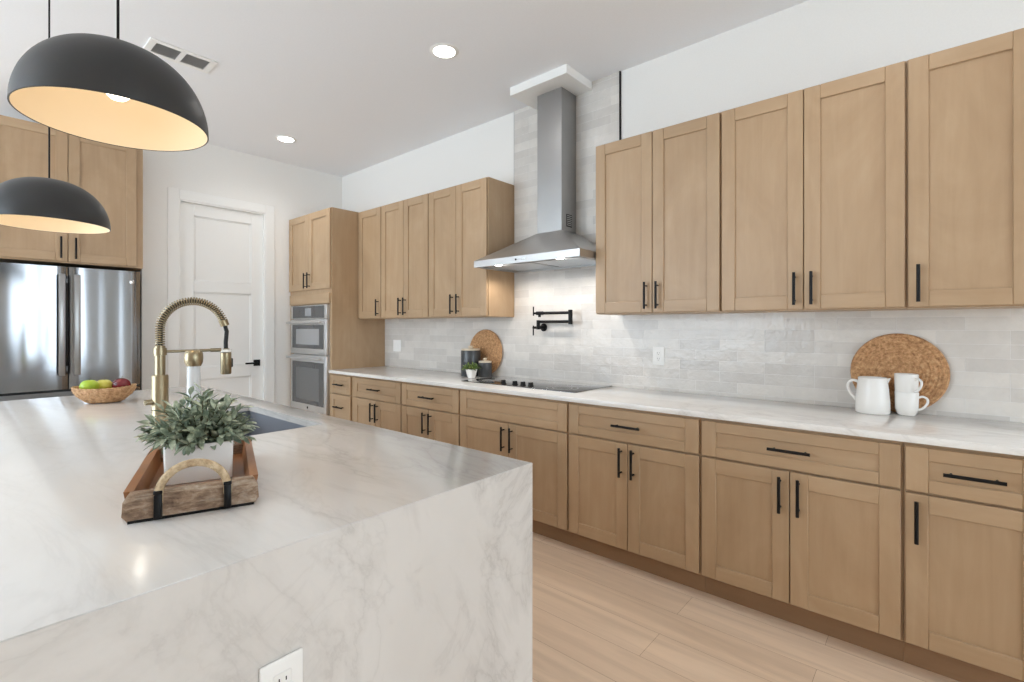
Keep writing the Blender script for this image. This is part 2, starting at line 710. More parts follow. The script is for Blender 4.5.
# door casing
b = MB()
cw = 0.092
b.box((DX0 - cw, YB - 0.007, 0), (DX0, YB, DZ + cw), TRIM, 0.003)
b.box((DX1, YB - 0.007, 0), (DX1 + cw, YB, DZ + cw), TRIM, 0.003)
b.box((DX0, YB - 0.007, DZ), (DX1, YB, DZ + cw), TRIM, 0.003)
b.box((DX0 - 0.001, YB, 0), (DX0 + 0.012, YB + 0.13, DZ), TRIM)
b.box((DX1 - 0.012, YB, 0), (DX1 + 0.001, YB + 0.13, DZ), TRIM)
b.box((DX0 + 0.012, YB, DZ - 0.012), (DX1 - 0.012, YB + 0.13, DZ + 0.001), TRIM)
structure(b.build('trim_1'), 'flat white casing framing the pantry door', 'trim')

# door leaf with three recessed panels and lever handle
dr = thing('door_1', 'tall white three-panel door with black square lever', 'door', ((DX0 + DX1) / 2, YB + 0.05, 0.008))
dr['kind'] = 'structure'
hw = (DX1 - DX0) / 2 - 0.0135
zt = DZ - 0.0215
b = MB()
zs = [(0.13, 0.82), (0.93, 1.655), (1.76, 2.375)]
st = 0.115
b.box((-hw, -0.02, 0), (-hw + st, 0.02, zt), TRIM, 0.002)
b.box((hw - st, -0.02, 0), (hw, 0.02, zt), TRIM, 0.002)
pz = 0
for z0, z1 in zs + [(zt, zt)]:
    b.box((-hw + st, -0.02, pz), (hw - st, 0.02, z0), TRIM, 0.002)
    pz = z1
for z0, z1 in zs:
    b.box((-hw + st - 0.002, -0.006, z0 - 0.002), (hw - st + 0.002, 0.006, z1 + 0.002), TRIM)
    b.box((-hw + st, -0.012, z0), (-hw + st + 0.012, -0.005, z1), TRIM, 0.003)
    b.box((hw - st - 0.012, -0.012, z0), (hw - st, -0.005, z1), TRIM, 0.003)
    b.box((-hw + st, -0.012, z1 - 0.012), (hw - st, -0.005, z1), TRIM, 0.003)
    b.box((-hw + st, -0.012, z0), (hw - st, -0.005, z0 + 0.012), TRIM, 0.003)
b.build('panel', dr)
b = MB()
hx = hw - 0.062
b.box((hx - 0.032, -0.030, 0.95 - 0.032), (hx + 0.032, -0.0195, 0.95 + 0.032), BLACK, 0.002)
b.tube([(hx, -0.03, 0.95), (hx, -0.062, 0.95)], 0.011, BLACK)
b.box((hx - 0.125, -0.072, 0.941), (hx + 0.012, -0.056, 0.959), BLACK, 0.003)
b.build('handle', dr)

# tiled backsplash: low band the length of the counter, full height behind the hood
TX0 = 3.034
b = MB()
b.box((TX0, -0.31, CT), (XW, 1.65, 1.414), TILE)
b.box((TX0, 1.65, CT), (XW, 2.603, ZC), TILE)
b.box((TX0, 2.603, CT), (XW, 4.408, 1.414), TILE)
structure(b.build('wall_tile'), 'glazed off-white tiled backsplash rising to ceiling behind hood', 'backsplash')
b = MB(); b.box((TX0 - 0.004, 1.640, 2.485), (XW, 1.6495, ZC), BLACK, 0.001)
structure(b.build('trim_2'), 'thin dark metal edge at the right side of the tile column', 'trim')
b = MB(); b.box((TX0 - 0.002, 2.6035, 2.485), (XW, 2.609, ZC), GRILLE, 0.001)
structure(b.build('trim_3'), 'thin grey metal edge at the left side of the tile column', 'trim')
b = MB(); b.box((2.715, 1.868, 3.03), (TX0 - 0.0005, 2.372, ZC), TRIM, 0.002)
structure(b.build('trim_4'), 'white square collar where hood chimney meets ceiling', 'trim')

# ------------------------------------------------------------------ shaker cabinets
# local frame of a cabinet: front faces -Y, x to the right as seen from the front


def shaker(x0, x1, z0, z1, rail, stile, t=0.020):
    b = MB()
    yb, yf = -0.0005, -t
    e = 0.0022
    b.box((x0, yf, z0), (x0 + stile, yb, z1), WOOD_V, e)
    b.box((x1 - stile, yf, z0), (x1, yb, z1), WOOD_V, e)
    b.box((x0 + stile, yf, z1 - rail), (x1 - stile, yb, z1), WOOD_H, e)
    b.box((x0 + stile, yf, z0), (x1 - stile, yb, z0 + rail), WOOD_H, e)
    pm = WOOD_V if (z1 - z0) > 0.3 else WOOD_H
    b.box((x0 + stile - 0.003, yf + 0.009, z0 + rail - 0.003), (x1 - stile + 0.003, yb - 0.002, z1 - rail + 0.003), pm)
    return b


def bar_pull(parent, cx, cz, length, vertical, front=-0.020, mat=None):
    mat = mat or BLACK
    b = MB()
    off, r = 0.032, 0.0068
    h = length / 2
    y = front - off
    if vertical:
        b.tube([(cx, y, cz - h), (cx, y, cz + h)], r, mat, 12)
        for s in (-1, 1):
            b.tube([(cx, front, cz + s * (h - 0.022)), (cx, y, cz + s * (h - 0.022))], 0.0045, mat, 10)
    else:
        b.tube([(cx - h, y, cz), (cx + h, y, cz)], r, mat, 12)
        for s in (-1, 1):
            b.tube([(cx + s * (h - 0.022), front, cz), (cx + s * (h - 0.022), y, cz)], 0.0045, mat, 10)
    return b.build('handle', parent)


def carcass(root, wd, dep, z0, z1, name='carcass'):
    """box with face frame; dep = depth behind the doors"""
    b = MB()
    x = wd / 2
    b.box((-x, 0.0, z0), (x, dep, z1), WOOD_V, 0.001)
    return b.build(name, root)


def add_front(root, kind, x0, x1, z0, z1, handle=None, rail=0.068, stile=0.068):
    o = shaker(x0, x1, z0, z1, rail, stile).build(kind, root)
    if handle:
        bar_pull(o, *handle)
    return o


BX = 2.434          # carcass front of the base run (doors 2 cm proud)
def base_cabinet(ya, yb, label, layout):
    """ya > yb: span along the wall; faces the island"""
    wd = ya - yb - 0.001
    root = thing('base_cabinet', label, 'base cabinet', (BX, (ya + yb) / 2, 0), -PI / 2, 'base cabinets along the wall')
    x = wd / 2
    carcass(root, wd, XW - BX - 0.002, 0.105, 0.8865)
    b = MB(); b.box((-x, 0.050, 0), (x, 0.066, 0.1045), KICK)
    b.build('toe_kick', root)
    g = 0.0062
    e = x - g
    if layout == 'stack':
        for z0, z1 in ((0.703, 0.872), (0.415, 0.691), (0.115, 0.403)):
            add_front(root, 'drawer', -e, e - 0.035, z0, z1, (-0.017, (z0 + z1) / 2 if z1 > 0.8 else z1 - 0.115, 0.155, False), 0.05, 0.058)
        return root
    dh = None if layout == 'false' else (0, 0.7875, 0.165, False)
    add_front(root, 'drawer_front' if layout == 'false' else 'drawer', -e, e, 0.703, 0.872, dh, 0.05, 0.068)
    if layout == 'single':
        add_front(root, 'door', -e, e, 0.115, 0.693, (-e + 0.034, 0.592, 0.158, True))
    else:
        add_front(root, 'door', -e, -0.002, 0.115, 0.693, (-0.036, 0.592, 0.158, True))
        add_front(root, 'door', 0.002, e, 0.115, 0.693, (0.036, 0.592, 0.158, True))
    return root


base_cabinet(4.408, 4.008, 'narrow wooden base cabinet of stacked drawers beside the oven tower', 'stack')
base_cabinet(4.008, 3.285, 'two-door wooden base cabinet next to the narrow drawer stack', 'pair')
base_cabinet(3.285, 2.595, 'two-door wooden base cabinet just left of the one beneath the cooktop', 'pair')
base_cabinet(2.595, 1.654, 'wide base cabinet under the cooktop, plain drawer front without handle', 'false')
base_cabinet(1.654, 0.873, 'two-door wooden base cabinet just right of the one beneath the cooktop', 'pair')
base_cabinet(0.873, 0.096, 'two-door base cabinet below the white pitcher and mugs', 'pair')
base_cabinet(0.096, -0.300, 'single-door base cabinet at the right end of the counter run', 'single')

UX = 2.734
UZ0, UZ1 = 1.415, 2.487


def wall_cabinet(ya, yb, label, layout, group, hside=1):
    wd = ya - yb - 0.001
    root = thing('wall_cabinet', label, 'wall cabinet', (UX, (ya + yb) / 2, UZ0), -PI / 2, group)
    x = wd / 2
    H = UZ1 - UZ0
    carcass(root, wd, XW - UX - 0.002, -0.006, H)
    e = x - 0.005
    hz = 0.099
    if layout == 'single':
        add_front(root, 'door', -e, e, 0.0, H - 0.006, (hside * (e - 0.034), hz, 0.158, True))
    else:
        add_front(root, 'door', -e, -0.002, 0.0, H - 0.006, (-0.036, hz, 0.158, True))
        add_front(root, 'door', 0.002, e, 0.0, H - 0.006, (0.036, hz, 0.158, True))
    return root


GL, GR = 'wall cabinets between oven and hood', 'wall cabinets right of the hood'
wall_cabinet(4.408, 4.010, 'single-door wall cabinet touching the oven tower', 'single', GL, 1)
wall_cabinet(4.010, 3.308, 'two-door wall cabinet in the middle of the set left of the hood', 'pair', GL)
wall_cabinet(3.308, 2.607, 'two-door wall cabinet beside the left edge of the range hood', 'pair', GL)
wall_cabinet(1.650, 0.873, 'two-door wall cabinet beside the right edge of the range hood', 'pair', GR)
wall_cabinet(0.873, 0.096, 'two-door wall cabinet above the white pitcher, second right of the hood', 'pair', GR)
wall_cabinet(0.096, -0.300, 'single-door wall cabinet cut off by the right edge of the photo', 'single', GR, -1)

# tall oven tower
ty0, ty1 = 5.280, 4.4095
tw = ty0 - ty1
tall = thing('oven_cabinet', 'tall wooden tower cabinet holding the built-in ovens', 'tall cabinet', (BX, (ty0 + ty1) / 2, 0), -PI / 2)
x = tw / 2
OX = 0.0145           # oven centre in the tower's frame (towards the right side)
ow = 0.372
b = MB()
D = XW - BX - 0.002
b.box((-x, 0, 0.105), (-ow + OX - 0.003, D, 2.487), WOOD_V, 0.001)
b.box((ow + OX + 0.003, 0, 0.105), (x, D, 2.487), WOOD_V, 0.001)
b.box((-ow + OX - 0.003, 0, 1.553), (ow + OX + 0.003, D, 2.487), WOOD_V, 0.001)
b.box((-ow + OX - 0.003, 0, 0.105), (ow + OX + 0.003, D, 0.470), WOOD_V, 0.001)
b.box((-ow + OX - 0.003, D - 0.01, 0.47), (ow + OX + 0.003, D, 1.553), WOOD_V)
b.build('carcass', tall)
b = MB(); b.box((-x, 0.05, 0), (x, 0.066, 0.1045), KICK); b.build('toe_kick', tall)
e = x - 0.008
for s in (-1, 1):
    a0, a1 = (-e, -0.002) if s < 0 else (0.002, e)
    add_front(tall, 'door', a0, a1, 1.705, 2.481, (s * 0.036, 1.80, 0.158, True))
b = MB(); b.box((-e + 0.012, -0.018, 1.560), (e - 0.012, -0.0005, 1.662), WOOD_H, 0.0015); b.build('filler_panel', tall)
add_front(tall, 'drawer', -e, e, 0.115, 0.455, (0, 0.285, 0.165, False), 0.06, 0.068)

# built-in ovens in the tower
ov = thing('wall_oven', 'stainless double wall oven with microwave above, built into the wooden tower', 'oven', (BX, (ty0 + ty1) / 2 - OX, 0.474), -PI / 2)
w2 = ow
b = MB()
b.box((-w2, 0.002, 0.001), (w2, 0.52, 1.074), OVENSTEEL, 0.002)
b.build('body', ov)
b = MB()
b.box((-w2, -0.030, 0.936), (w2, 0.001, 1.074), OVENSTEEL, 0.003)
b.box((-w2 + 0.045, -0.033, 0.945), (w2 - 0.045, -0.029, 1.066), OVENGLASS, 0.001)
b.build('control_panel', ov)
b = MB(); b.box((-0.055, -0.0345, 0.965), (0.075, -0.0325, 1.045), DISPLAY, 0.001); b.build('display', ov)


def oven_door(z0, z1, win, inner, name, badge=False):
    b = MB()
    b.box((-w2, -0.034, z0), (w2, 0.001, z1), OVENSTEEL, 0.004, 2)
    b.box((-w2 + 0.045, -0.037, win[0]), (w2 - 0.045, -0.033, win[1]), OVENGLASS, 0.001)
    d = b.build(name, ov)
    b = MB()
    b.box((-w2 + 0.13, -0.0382, inner[0]), (w2 - 0.13, -0.0365, inner[1]), OVENWIN if badge else MICROWIN)
    b.build('window', d)
    b = MB()
    zc = z1 - 0.030
    b.tube([(-w2 + 0.02, -0.082, zc), (w2 - 0.02, -0.082, zc)], 0.0125, OVENSTEEL, 14)
    for s in (-1, 1):
        b.box((s * (w2 - 0.05) - 0.012, -0.082, zc - 0.010), (s * (w2 - 0.05) + 0.012, -0.033, zc + 0.010), OVENSTEEL, 0.002)
    b.build('handle', d)
    if badge:
        b = MB()
        b.lathe([(0, 0), (0.013, 0), (0.013, 0.002), (0.011, 0.003), (0, 0.003)], BLACK, 24, Matrix.Translation((0, -0.034, z0 + 0.032)) @ Matrix.Rotation(PI / 2, 4, 'X'))
        b.build('badge', d)
    return d


oven_door(0.578, 0.930, (0.635, 0.875), (0.675, 0.835), 'microwave_door')
oven_door(0.004, 0.570, (0.070, 0.500), (0.115, 0.440), 'oven_door', True)

# ------------------------------------------------------------------ worktop of the wall run
b = MB()
b.box((2.396, -0.302, 0.8880), (TX0 - 0.0005, 4.4085, CT), COUNTER_Q, 0.0025, 2)
tag(b.build('worktop'), 'long white quartz worktop on the base cabinets along the wall', 'worktop')

# ------------------------------------------------------------------ island
IX0, IX1, IY0, IY1 = -0.14, 1.164, 0.926, 3.92
SX0, SX1, SY0, SY1 = 0.63, 1.045, 1.965, 2.745     # sink cut-out
isl = thing('island_worktop', 'large pale quartz island worktop with waterfall end panel', 'island worktop', (0.5, 2.4, 0))
o = Vector((0.5, 2.4, 0))
def rel(p):
    return tuple(Vector(p) - o)
b = MB()
T = 0.03
t = bmesh.new()
outer = [(IX0, IY0), (IX1, IY0), (IX1, IY1), (IX0, IY1)]
hole = [(SX0, SY0), (SX1, SY0), (SX1, SY1), (SX0, SY1)]
lay = {}
for z in (CT - T, CT):
    lay[z] = ([t.verts.new((px - o.x, py - o.y + (0 if z > CT - T / 2 else (T if py < 2 else -T)), z)) for px, py in outer], [t.verts.new((px - o.x, py - o.y, z)) for px, py in hole])
for z in (CT - T, CT):
    O, H = lay[z]
    for k in range(4):
        t.faces.new((O[k], O[(k + 1) % 4], H[(k + 1) % 4], H[k]))
for k in range(4):
    k2 = (k + 1) % 4
    t.faces.new((lay[CT - T][0][k], lay[CT - T][0][k2], lay[CT][0][k2], lay[CT][0][k]))
    t.faces.new((lay[CT - T][1][k2], lay[CT - T][1][k], lay[CT][1][k], lay[CT][1][k2]))
bmesh.ops.recalc_face_normals(t, faces=t.faces)
ed = [e_ for e_ in t.edges if all(abs(v.co.z - CT) < 1e-5 for v in e_.verts) and all(v in lay[CT][0] for v in e_.verts)]
bmesh.ops.bevel(t, geom=ed, offset=0.0018, segments=1, affect='EDGES')
b.absorb(t, ISLAND_Q)
b.build('slab', isl)
b = MB()
b.loft([[rel((px, IY0, 0.0)), rel((px, IY0, CT - 0.0022)), rel((px, IY0 + 0.0009, CT - 0.0016)), rel((px, IY0 + T, CT - T - 0.0004)), rel((px, IY0 + T, 0.0))] for px in (IX0, IX1)], ISLAND_Q)
b.build('waterfall_panel', isl)
b = MB()
b.loft([[rel((px, IY1, 0.0)), rel((px, IY1, CT - 0.0004)), rel((px, IY1 - T, CT - T - 0.0004)), rel((px, IY1 - T, 0.0))] for px in (IX0, IX1)], ISLAND_Q)
b.build('waterfall_panel', isl)

ic = thing('island_cabinet', 'wooden cabinet body beneath the quartz island worktop', 'island cabinet', (0.70, 2.42, 0))
o2 = Vector((0.70, 2.42, 0))
b = MB()
b.box(tuple(Vector((0.26, IY0 + T + 0.002, 0.1)) - o2), tuple(Vector((0.28, IY1 - T - 0.002, CT - T - 0.001)) - o2), WOOD_V)
b.box(tuple(Vector((1.10, IY0 + T + 0.002, 0.1)) - o2), tuple(Vector((1.12, IY1 - T - 0.002, CT - T - 0.001)) - o2), WOOD_V)
b.box(tuple(Vector((0.28, IY0 + T + 0.002, 0.1)) - o2), tuple(Vector((1.10, IY1 - T - 0.002, 0.12)) - o2), WOOD_V)
b.build('carcass', ic)
b = MB()
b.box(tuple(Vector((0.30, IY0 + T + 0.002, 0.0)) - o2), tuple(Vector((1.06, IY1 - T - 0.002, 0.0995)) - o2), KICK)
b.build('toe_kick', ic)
n = 4
L = (IY1 - IY0 - 2 * T - 0.004) / n
for k in range(n):
    y0 = IY0 + T + 0.002 + k * L + 0.004
    y1 = y0 + L - 0.008
    for a0, a1, s in ((y0, (y0 + y1) / 2 - 0.002, 1), ((y0 + y1) / 2 + 0.002, y1, -1)):
        d = shaker(-(a1 - a0) / 2, (a1 - a0) / 2, 0.115, 0.845, 0.068, 0.068).build('door', ic, (1.12 - o2.x, (a0 + a1) / 2 - o2.y, 0), PI / 2)
        bar_pull(d, s * ((a1 - a0) / 2 - 0.034), 0.74, 0.158, True)

# sink
sk = thing('sink', 'dark undermount sink set in the island worktop beside the brass faucet', 'sink', ((SX0 + SX1) / 2, (SY0 + SY1) / 2, 0.64))
b = MB()
sw, sd = (SX1 - SX0) / 2 + 0.004, (SY1 - SY0) / 2 + 0.004
zt = CT - T - 0.001 - 0.64
b.box((-sw - 0.012, -sd - 0.012, 0), (sw + 0.012, sd + 0.012, 0.012), SINK)
b.box((-sw - 0.012, -sd - 0.012, 0.012), (-sw, sd + 0.012, zt), SINK)
b.box((sw, -sd - 0.012, 0.012), (sw + 0.012, sd + 0.012, zt), SINK)
b.box((-sw, -sd - 0.012, 0.012), (sw, -sd, zt), SINK)
b.box((-sw, sd, 0.012), (sw, sd + 0.012, zt), SINK)
b.build('basin', sk)
b = MB(); b.lathe([(0, 0.002), (0.03, 0.002), (0.043, 0.006), (0.045, 0.0), (0, 0.0)], CHROME, 32, Matrix.Translation((0, 0, 0.0122))); b.build('drain', sk)

# faucet ------------------------------------------------------------
fx, fy = 0.559, 2.35
fc = thing('faucet', 'tall brushed brass spring-neck faucet beside the island sink', 'faucet', (fx, fy, CT))
b = MB()
b.lathe([(0, 0), (0.031, 0), (0.031, 0.006), (0.0285, 0.010), (0.0285, 0.215), (0.026, 0.220), (0.018, 0.2205), (0.018, 0.335), (0.0, 0.335)], BRASS, 36)
b.lathe([(0.018, 0), (0.0225, 0.001), (0.0225, 0.030), (0.018, 0.031)], BRASS, 36, Matrix.Translation((0, 0, 0.298)))
b.build('body', fc)
def arc_pts(n=80):
    pts = []
    zb, R = 0.33, 0.118
    zc = 0.52 - R
    for k in range(24):
        pts.append((0, 0, zb + (zc - zb) * k / 24))
    for k in range(n + 1):
        a = PI - (PI - 0.32) * k / n
        pts.append((R + R * math.cos(a), 0, zc + R * math.sin(a)))
    return pts
path = arc_pts()
P_ = [Vector(p) for p in path]
# resample by arc length
ln = [0]
for a, c in zip(P_, P_[1:]):
    ln.append(ln[-1] + (c - a).length)
def at(s):
    for i in range(1, len(ln)):
        if s <= ln[i]:
            f = (s - ln[i - 1]) / (ln[i] - ln[i - 1])
            return P_[i - 1].lerp(P_[i], f), (P_[i] - P_[i - 1]).normalized()
    return P_[-1], (P_[-1] - P_[-2]).normalized()
tot = ln[-1]
turns, per = 44, 14
co = []
for k in range(turns * per + 1):
    p, tn = at(tot * k / (turns * per))
    sdir = Vector((0, 1, 0))
    ndir = tn.cross(sdir)
    a = 2 * PI * k / per
    co.append(p + (ndir * math.cos(a) + sdir * math.sin(a)) * 0.0150)
b = MB(); b.tube(co, 0.0027, BRASS, 6); b.build('spring', fc)
b = MB(); b.tube([at(tot * k / 60)[0] for k in range(61)], 0.0085, RUBBER, 10); b.build('hose_core', fc)
pe, te = at(tot)
b = MB(); b.tube([pe - te * 0.004, pe + te * 0.022], 0.0175, BRASS, 24); b.build('collar', fc)
hxp = Xh = 0.241
b = MB()
p0 = pe + te * 0.015
b.tube([p0, p0.lerp(Vector((hxp, 0, 0.36)), 0.5) + Vector((0.006, 0, 0)), Vector((hxp - 0.001, 0, 0.345)), Vector((hxp, 0, 0.312))], 0.0085, RUBBER, 12)
b.build('hose', fc)
b = MB()
b.lathe([(0, 0.206), (0.018, 0.206), (0.021, 0.210), (0.021, 0.300), (0.018, 0.303), (0.013, 0.305), (0.013, 0.318), (0, 0.318)], BRASS, 32, Matrix.Translation((hxp, 0, 0)))
b.lathe([(0.0208, 0.302), (0.0225, 0.303), (0.0225, 0.314), (0.0, 0.314)], CERAMIC, 32, Matrix.Translation((hxp, 0, 0)))
b.box((hxp + 0.018, -0.008, 0.235), (hxp + 0.027, 0.008, 0.275), RUBBER, 0.004, 2)
b.build('spray_head', fc)
b = MB()
b.tube([(0.018, 0, 0.313), (hxp - 0.022, 0, 0.313)], 0.0058, BRASS, 14)
b.tube([(hxp - 0.060, 0, 0.313), (hxp - 0.020, 0, 0.313)], 0.008, BRASS, 14)
b.build('docking_arm', fc)
b = MB()
b.tube([(-0.027, -0.002, 0.115), (-0.052, -0.004, 0.115)], 0.011, BRASS, 16)
b.tube([(-0.047, -0.004, 0.115), (-0.060, -0.05, 0.121), (-0.066, -0.085, 0.126)], 0.0052, BRASS, 12)
b.build('lever', fc)

# slim bottle with bulbous brass top, between tray and sink
bo = thing('bottle', 'slim pale bottle with bulbous brass cap standing behind the potted plant', 'bottle', (0.560, 1.945, CT))
b = MB()
b.lathe([(0, 0), (0.021, 0), (0.0225, 0.004), (0.0215, 0.12), (0.0195, 0.285), (0.0, 0.285)], CLEAR, 32)
b.build('body', bo)
b = MB()
b.lathe([(0, 0.277), (0.022, 0.277), (0.0275, 0.290), (0.0285, 0.306), (0.027, 0.322), (0.022, 0.331), (0.015, 0.334), (0, 0.335)], BRASS, 32)
b.build('cap', bo)

# ------------------------------------------------------------------ tray with planter
tz = math.radians(-19.0)
tc = (0.435, 1.464)
tr = thing('tray', 'rustic wooden tray with rope handles on the island worktop', 'tray', (tc[0], tc[1], CT), tz)
hw_, hl = 0.121, 0.240
b = MB(); b.box((-hw_ + 0.012, -hl + 0.01, 0.004), (hw_ - 0.012, hl - 0.01, 0.018), RUSTIC_IN, 0.002); b.build('base', tr)
for s in (-1, 1):      # long sides lean outwards
    b = MB()
    rings = []
    for y in (-hl + 0.022, hl - 0.022):
        rings.append([(s * (hw_ - 0.020), y, 0.004), (s * (hw_ - 0.004), y, 0.004), (s * (hw_ + 0.006), y, 0.062), (s * (hw_ - 0.012), y, 0.062)])
    b.loft(rings, RUSTIC_IN)
    b.build('side_board', tr)
for s in (-1, 1):
    b = MB()
    y0, y1 = s * (hl - 0.022), s * hl
    prof = [(-hw_ + 0.006, 0.0), (hw_ - 0.006, 0.0), (hw_ + 0.006, 0.016), (hw_ + 0.004, 0.046), (hw_ - 0.006, 0.062), (-hw_ + 0.006, 0.062), (-hw_ - 0.004, 0.046), (-hw_ - 0.006, 0.016)]
    b.loft([[(px, y0, pz) for px, pz in prof], [(px, y1, pz) for px, pz in prof]], RUSTIC)
    b.box((-hw_ + 0.004, y0 if s > 0 else y1 - 0.001, -0.0), (hw_ - 0.004, y1 + 0.001 if s > 0 else y0, 0.006), BLACK)
    b.build('end_board', tr)
    b = MB()
    pts = []
    for k in range(25):
        a = PI * k / 24
        pts.append((0.064 * math.cos(a), s * (hl + 0.004), 0.050 + 0.064 * math.sin(a)))
    pts = [(0.064, s * (hl + 0.004), 0.036)] + pts + [(-0.064, s * (hl + 0.004), 0.036)]
    b.tube(pts, 0.0085, ROPE, 12)
    b.build('rope_handle', tr)
    for q in (-1, 1):
        b = MB()
        ya_, yb_ = (hl + 0.0, hl + 0.016)
        b.box((q * 0.064 - 0.0075, min(s * ya_, s * yb_), 0.004), (q * 0.064 + 0.0075, max(s * ya_, s * yb_), 0.058), BLACK, 0.004, 2)
        b.box((q * 0.064 - 0.008, min(s * (hl - 0.024), s * yb_), 0.056), (q * 0.064 + 0.008, max(s * (hl - 0.024), s * yb_), 0.0645), BLACK, 0.002)
        b.build('strap', tr)

pl = thing('potted_plant', 'bushy sage-green plant in white square pot standing in the tray', 'potted plant', (tc[0] + 0.006, tc[1] + 0.012, CT + 0.0185), tz)
b = MB()
def sq(wd, z, r=0.008):
    return [(px, py, z) for px, py in rounded(wd, wd, r, 4)]
b.loft([sq(0.138, 0), sq(0.146, 0.004), sq(0.150, 0.095), sq(0.150, 0.098), sq(0.138, 0.098), sq(0.134, 0.080)], CERAMIC, cap1=False)
b.build('pot', pl)
b = MB(); b.loft([sq(0.1375, 0.079), sq(0.1375, 0.083)], SOIL); b.build('soil', pl)


def add_leaf(t, base, d, up, L, W, curl=0.15):
    d = d.normalized()
    s = d.cross(up)
    if s.length < 1e-3:
        s = d.cross(Vector((1, 0, 0)))
    s.normalize()
    nrm = s.cross(d).normalized()
    rows = []
    for f, wf in ((0.0, 0.12), (0.3, 0.85), (0.6, 1.0), (0.85, 0.6), (1.0, 0.05)):
        c = base + d * (L * f) - nrm * (curl * L * f * f)
        hw2 = W * 0.5 * wf
        rows.append((t.verts.new(c - s * hw2 + nrm * hw2 * 0.35), t.verts.new(c), t.verts.new(c + s * hw2 + nrm * hw2 * 0.35)))
    for A, B in zip(rows, rows[1:]):
        t.faces.new((A[0], A[1], B[1], B[0]))
        t.faces.new((A[1], A[2], B[2], B[1]))


def foliage(root, n, z0, spread, height, leafL, leafW, per, mat, seed, flat=1.3, taper=0.1):
    rnd = random.Random(seed)
    tl = bmesh.new()
    sb = MB()
    for i in range(n):
        az = 2 * PI * (i * 0.381966) + rnd.uniform(-0.3, 0.3)
        q = math.sqrt((i + 0.5) / n)
        tilt = q * flat + rnd.uniform(-0.15, 0.15)
        Ls = height * (1.0 - taper * q) * rnd.uniform(0.78, 1.08)
        p = Vector((math.cos(az) * 0.03 * q, math.sin(az) * 0.03 * q, z0))
        d0 = Vector((math.sin(tilt * 0.6) * math.cos(az), math.sin(tilt * 0.6) * math.sin(az), math.cos(tilt * 0.6)))
        d1 = Vector((math.sin(tilt) * math.cos(az), math.sin(tilt) * math.sin(az), math.cos(tilt)))
        pts = []
        for k in range(6):
            f = k / 5
            pts.append(p.copy())
            p = p + d0.lerp(d1, f).normalized() * (Ls / 5)
        sb.tube(pts, [0.0022 - 0.0012 * k / 5 for k in range(6)], STEM, 5)
        for j in range(per):
            f = 0.28 + 0.72 * j / (per - 1)
            s_ = f * 5
            k = min(int(s_), 4)
            c = pts[k].lerp(pts[k + 1], s_ - k)
            dd = (pts[k + 1] - pts[k]).normalized()
            side = dd.cross(Vector((0, 0, 1)))
            if side.length < 1e-3:
                side = Vector((1, 0, 0))
            side.normalize()
            a = j * 2.4 + rnd.uniform(-0.4, 0.4)
            other = side.cross(dd)
            out = side * math.cos(a) + other * math.sin(a)
            ld = dd * (0.55 + 0.6 * f) + out * rnd.uniform(0.7, 1.1)
            L_ = leafL * rnd.uniform(0.75, 1.15)
            add_leaf(tl, c, ld, Vector((rnd.uniform(-0.3, 0.3), rnd.uniform(-0.3, 0.3), 1)), L_, leafW * rnd.uniform(0.8, 1.15), rnd.uniform(0.0, 0.3))
    lb = MB()
    lb.absorb(tl, mat, None, True)
    lb.build('foliage', root, sharp=False)
    sb.build('stems', root)


foliage(pl, 70, 0.075, 0.12, 0.152, 0.036, 0.0145, 14, LEAF, 3, 1.62, 0.36)

# ------------------------------------------------------------------ fruit basket
bk = thing('fruit_basket', 'oval woven basket holding apples on the far end of the island', 'basket', (0.566, 3.44, CT), -0.35)
b = MB()
prof = [(0.0, 0.004), (0.07, 0.002)]
for k in range(11):
    f = k / 10
    prof.append((0.080 + 0.066 * math.sin(f * PI / 2) + 0.0022 * (k % 2), 0.004 + 0.072 * f))
prof += [(0.150, 0.081), (0.145, 0.085), (0.139, 0.080)]
for k in range(8, 3, -1):
    f = k / 8
    prof.append((0.072 + 0.066 * math.sin(f * PI / 2), 0.014 + 0.066 * f))
prof += [(0.09, 0.044), (0, 0.043)]
zf = lambda a, r, z: 0.10 * max(0, z - 0.01) * (math.cos(a) ** 2) + 0.0016 * math.sin(a * 40 + z * 120) * (1 if z > 0.01 else 0)
b.lathe(prof, WICKER, 80, None, True, 0.94, 0.72, zf)
b.build('bowl', bk)
def apple(name, label, loc, r, mat):
    a = thing(name, label, 'fruit', loc, 0.0, 'fruit in the basket')
    b = MB()
    pr_ = []
    for k in range(21):
        th = PI * k / 20
        rr = r * (1.0 + 0.06 * math.cos(th)) * math.sin(th)
        z = r * (-0.9 * math.cos(th))
        if k < 5:
            z += r * 0.10 * (1 - k / 5)
        if k > 15:
            z -= r * 0.22 * ((k - 15) / 5) ** 2
        pr_.append((max(rr, 0 if k in (0, 20) else 1e-4), z))
    b.lathe(pr_, mat, 32)
    b.build('flesh', a)
    b = MB(); b.tube([(0, 0, r * 0.66), (0.002, 0, r * 0.85), (0.006, 0.001, r * 1.05)], 0.0016, STEM, 6); b.build('stem', a)
    return a
cz = CT + 0.012
apple('apple', 'bright green apple at the left in the woven basket', (0.504, 3.462, cz + 0.080), 0.042, APPLE_G)
apple('apple', 'yellowish apple between the green and red ones in the basket', (0.570, 3.492, cz + 0.076), 0.040, APPLE_Y)
apple('apple', 'dark red apple at the right in the woven basket', (0.634, 3.418, cz + 0.082), 0.043, APPLE_R)

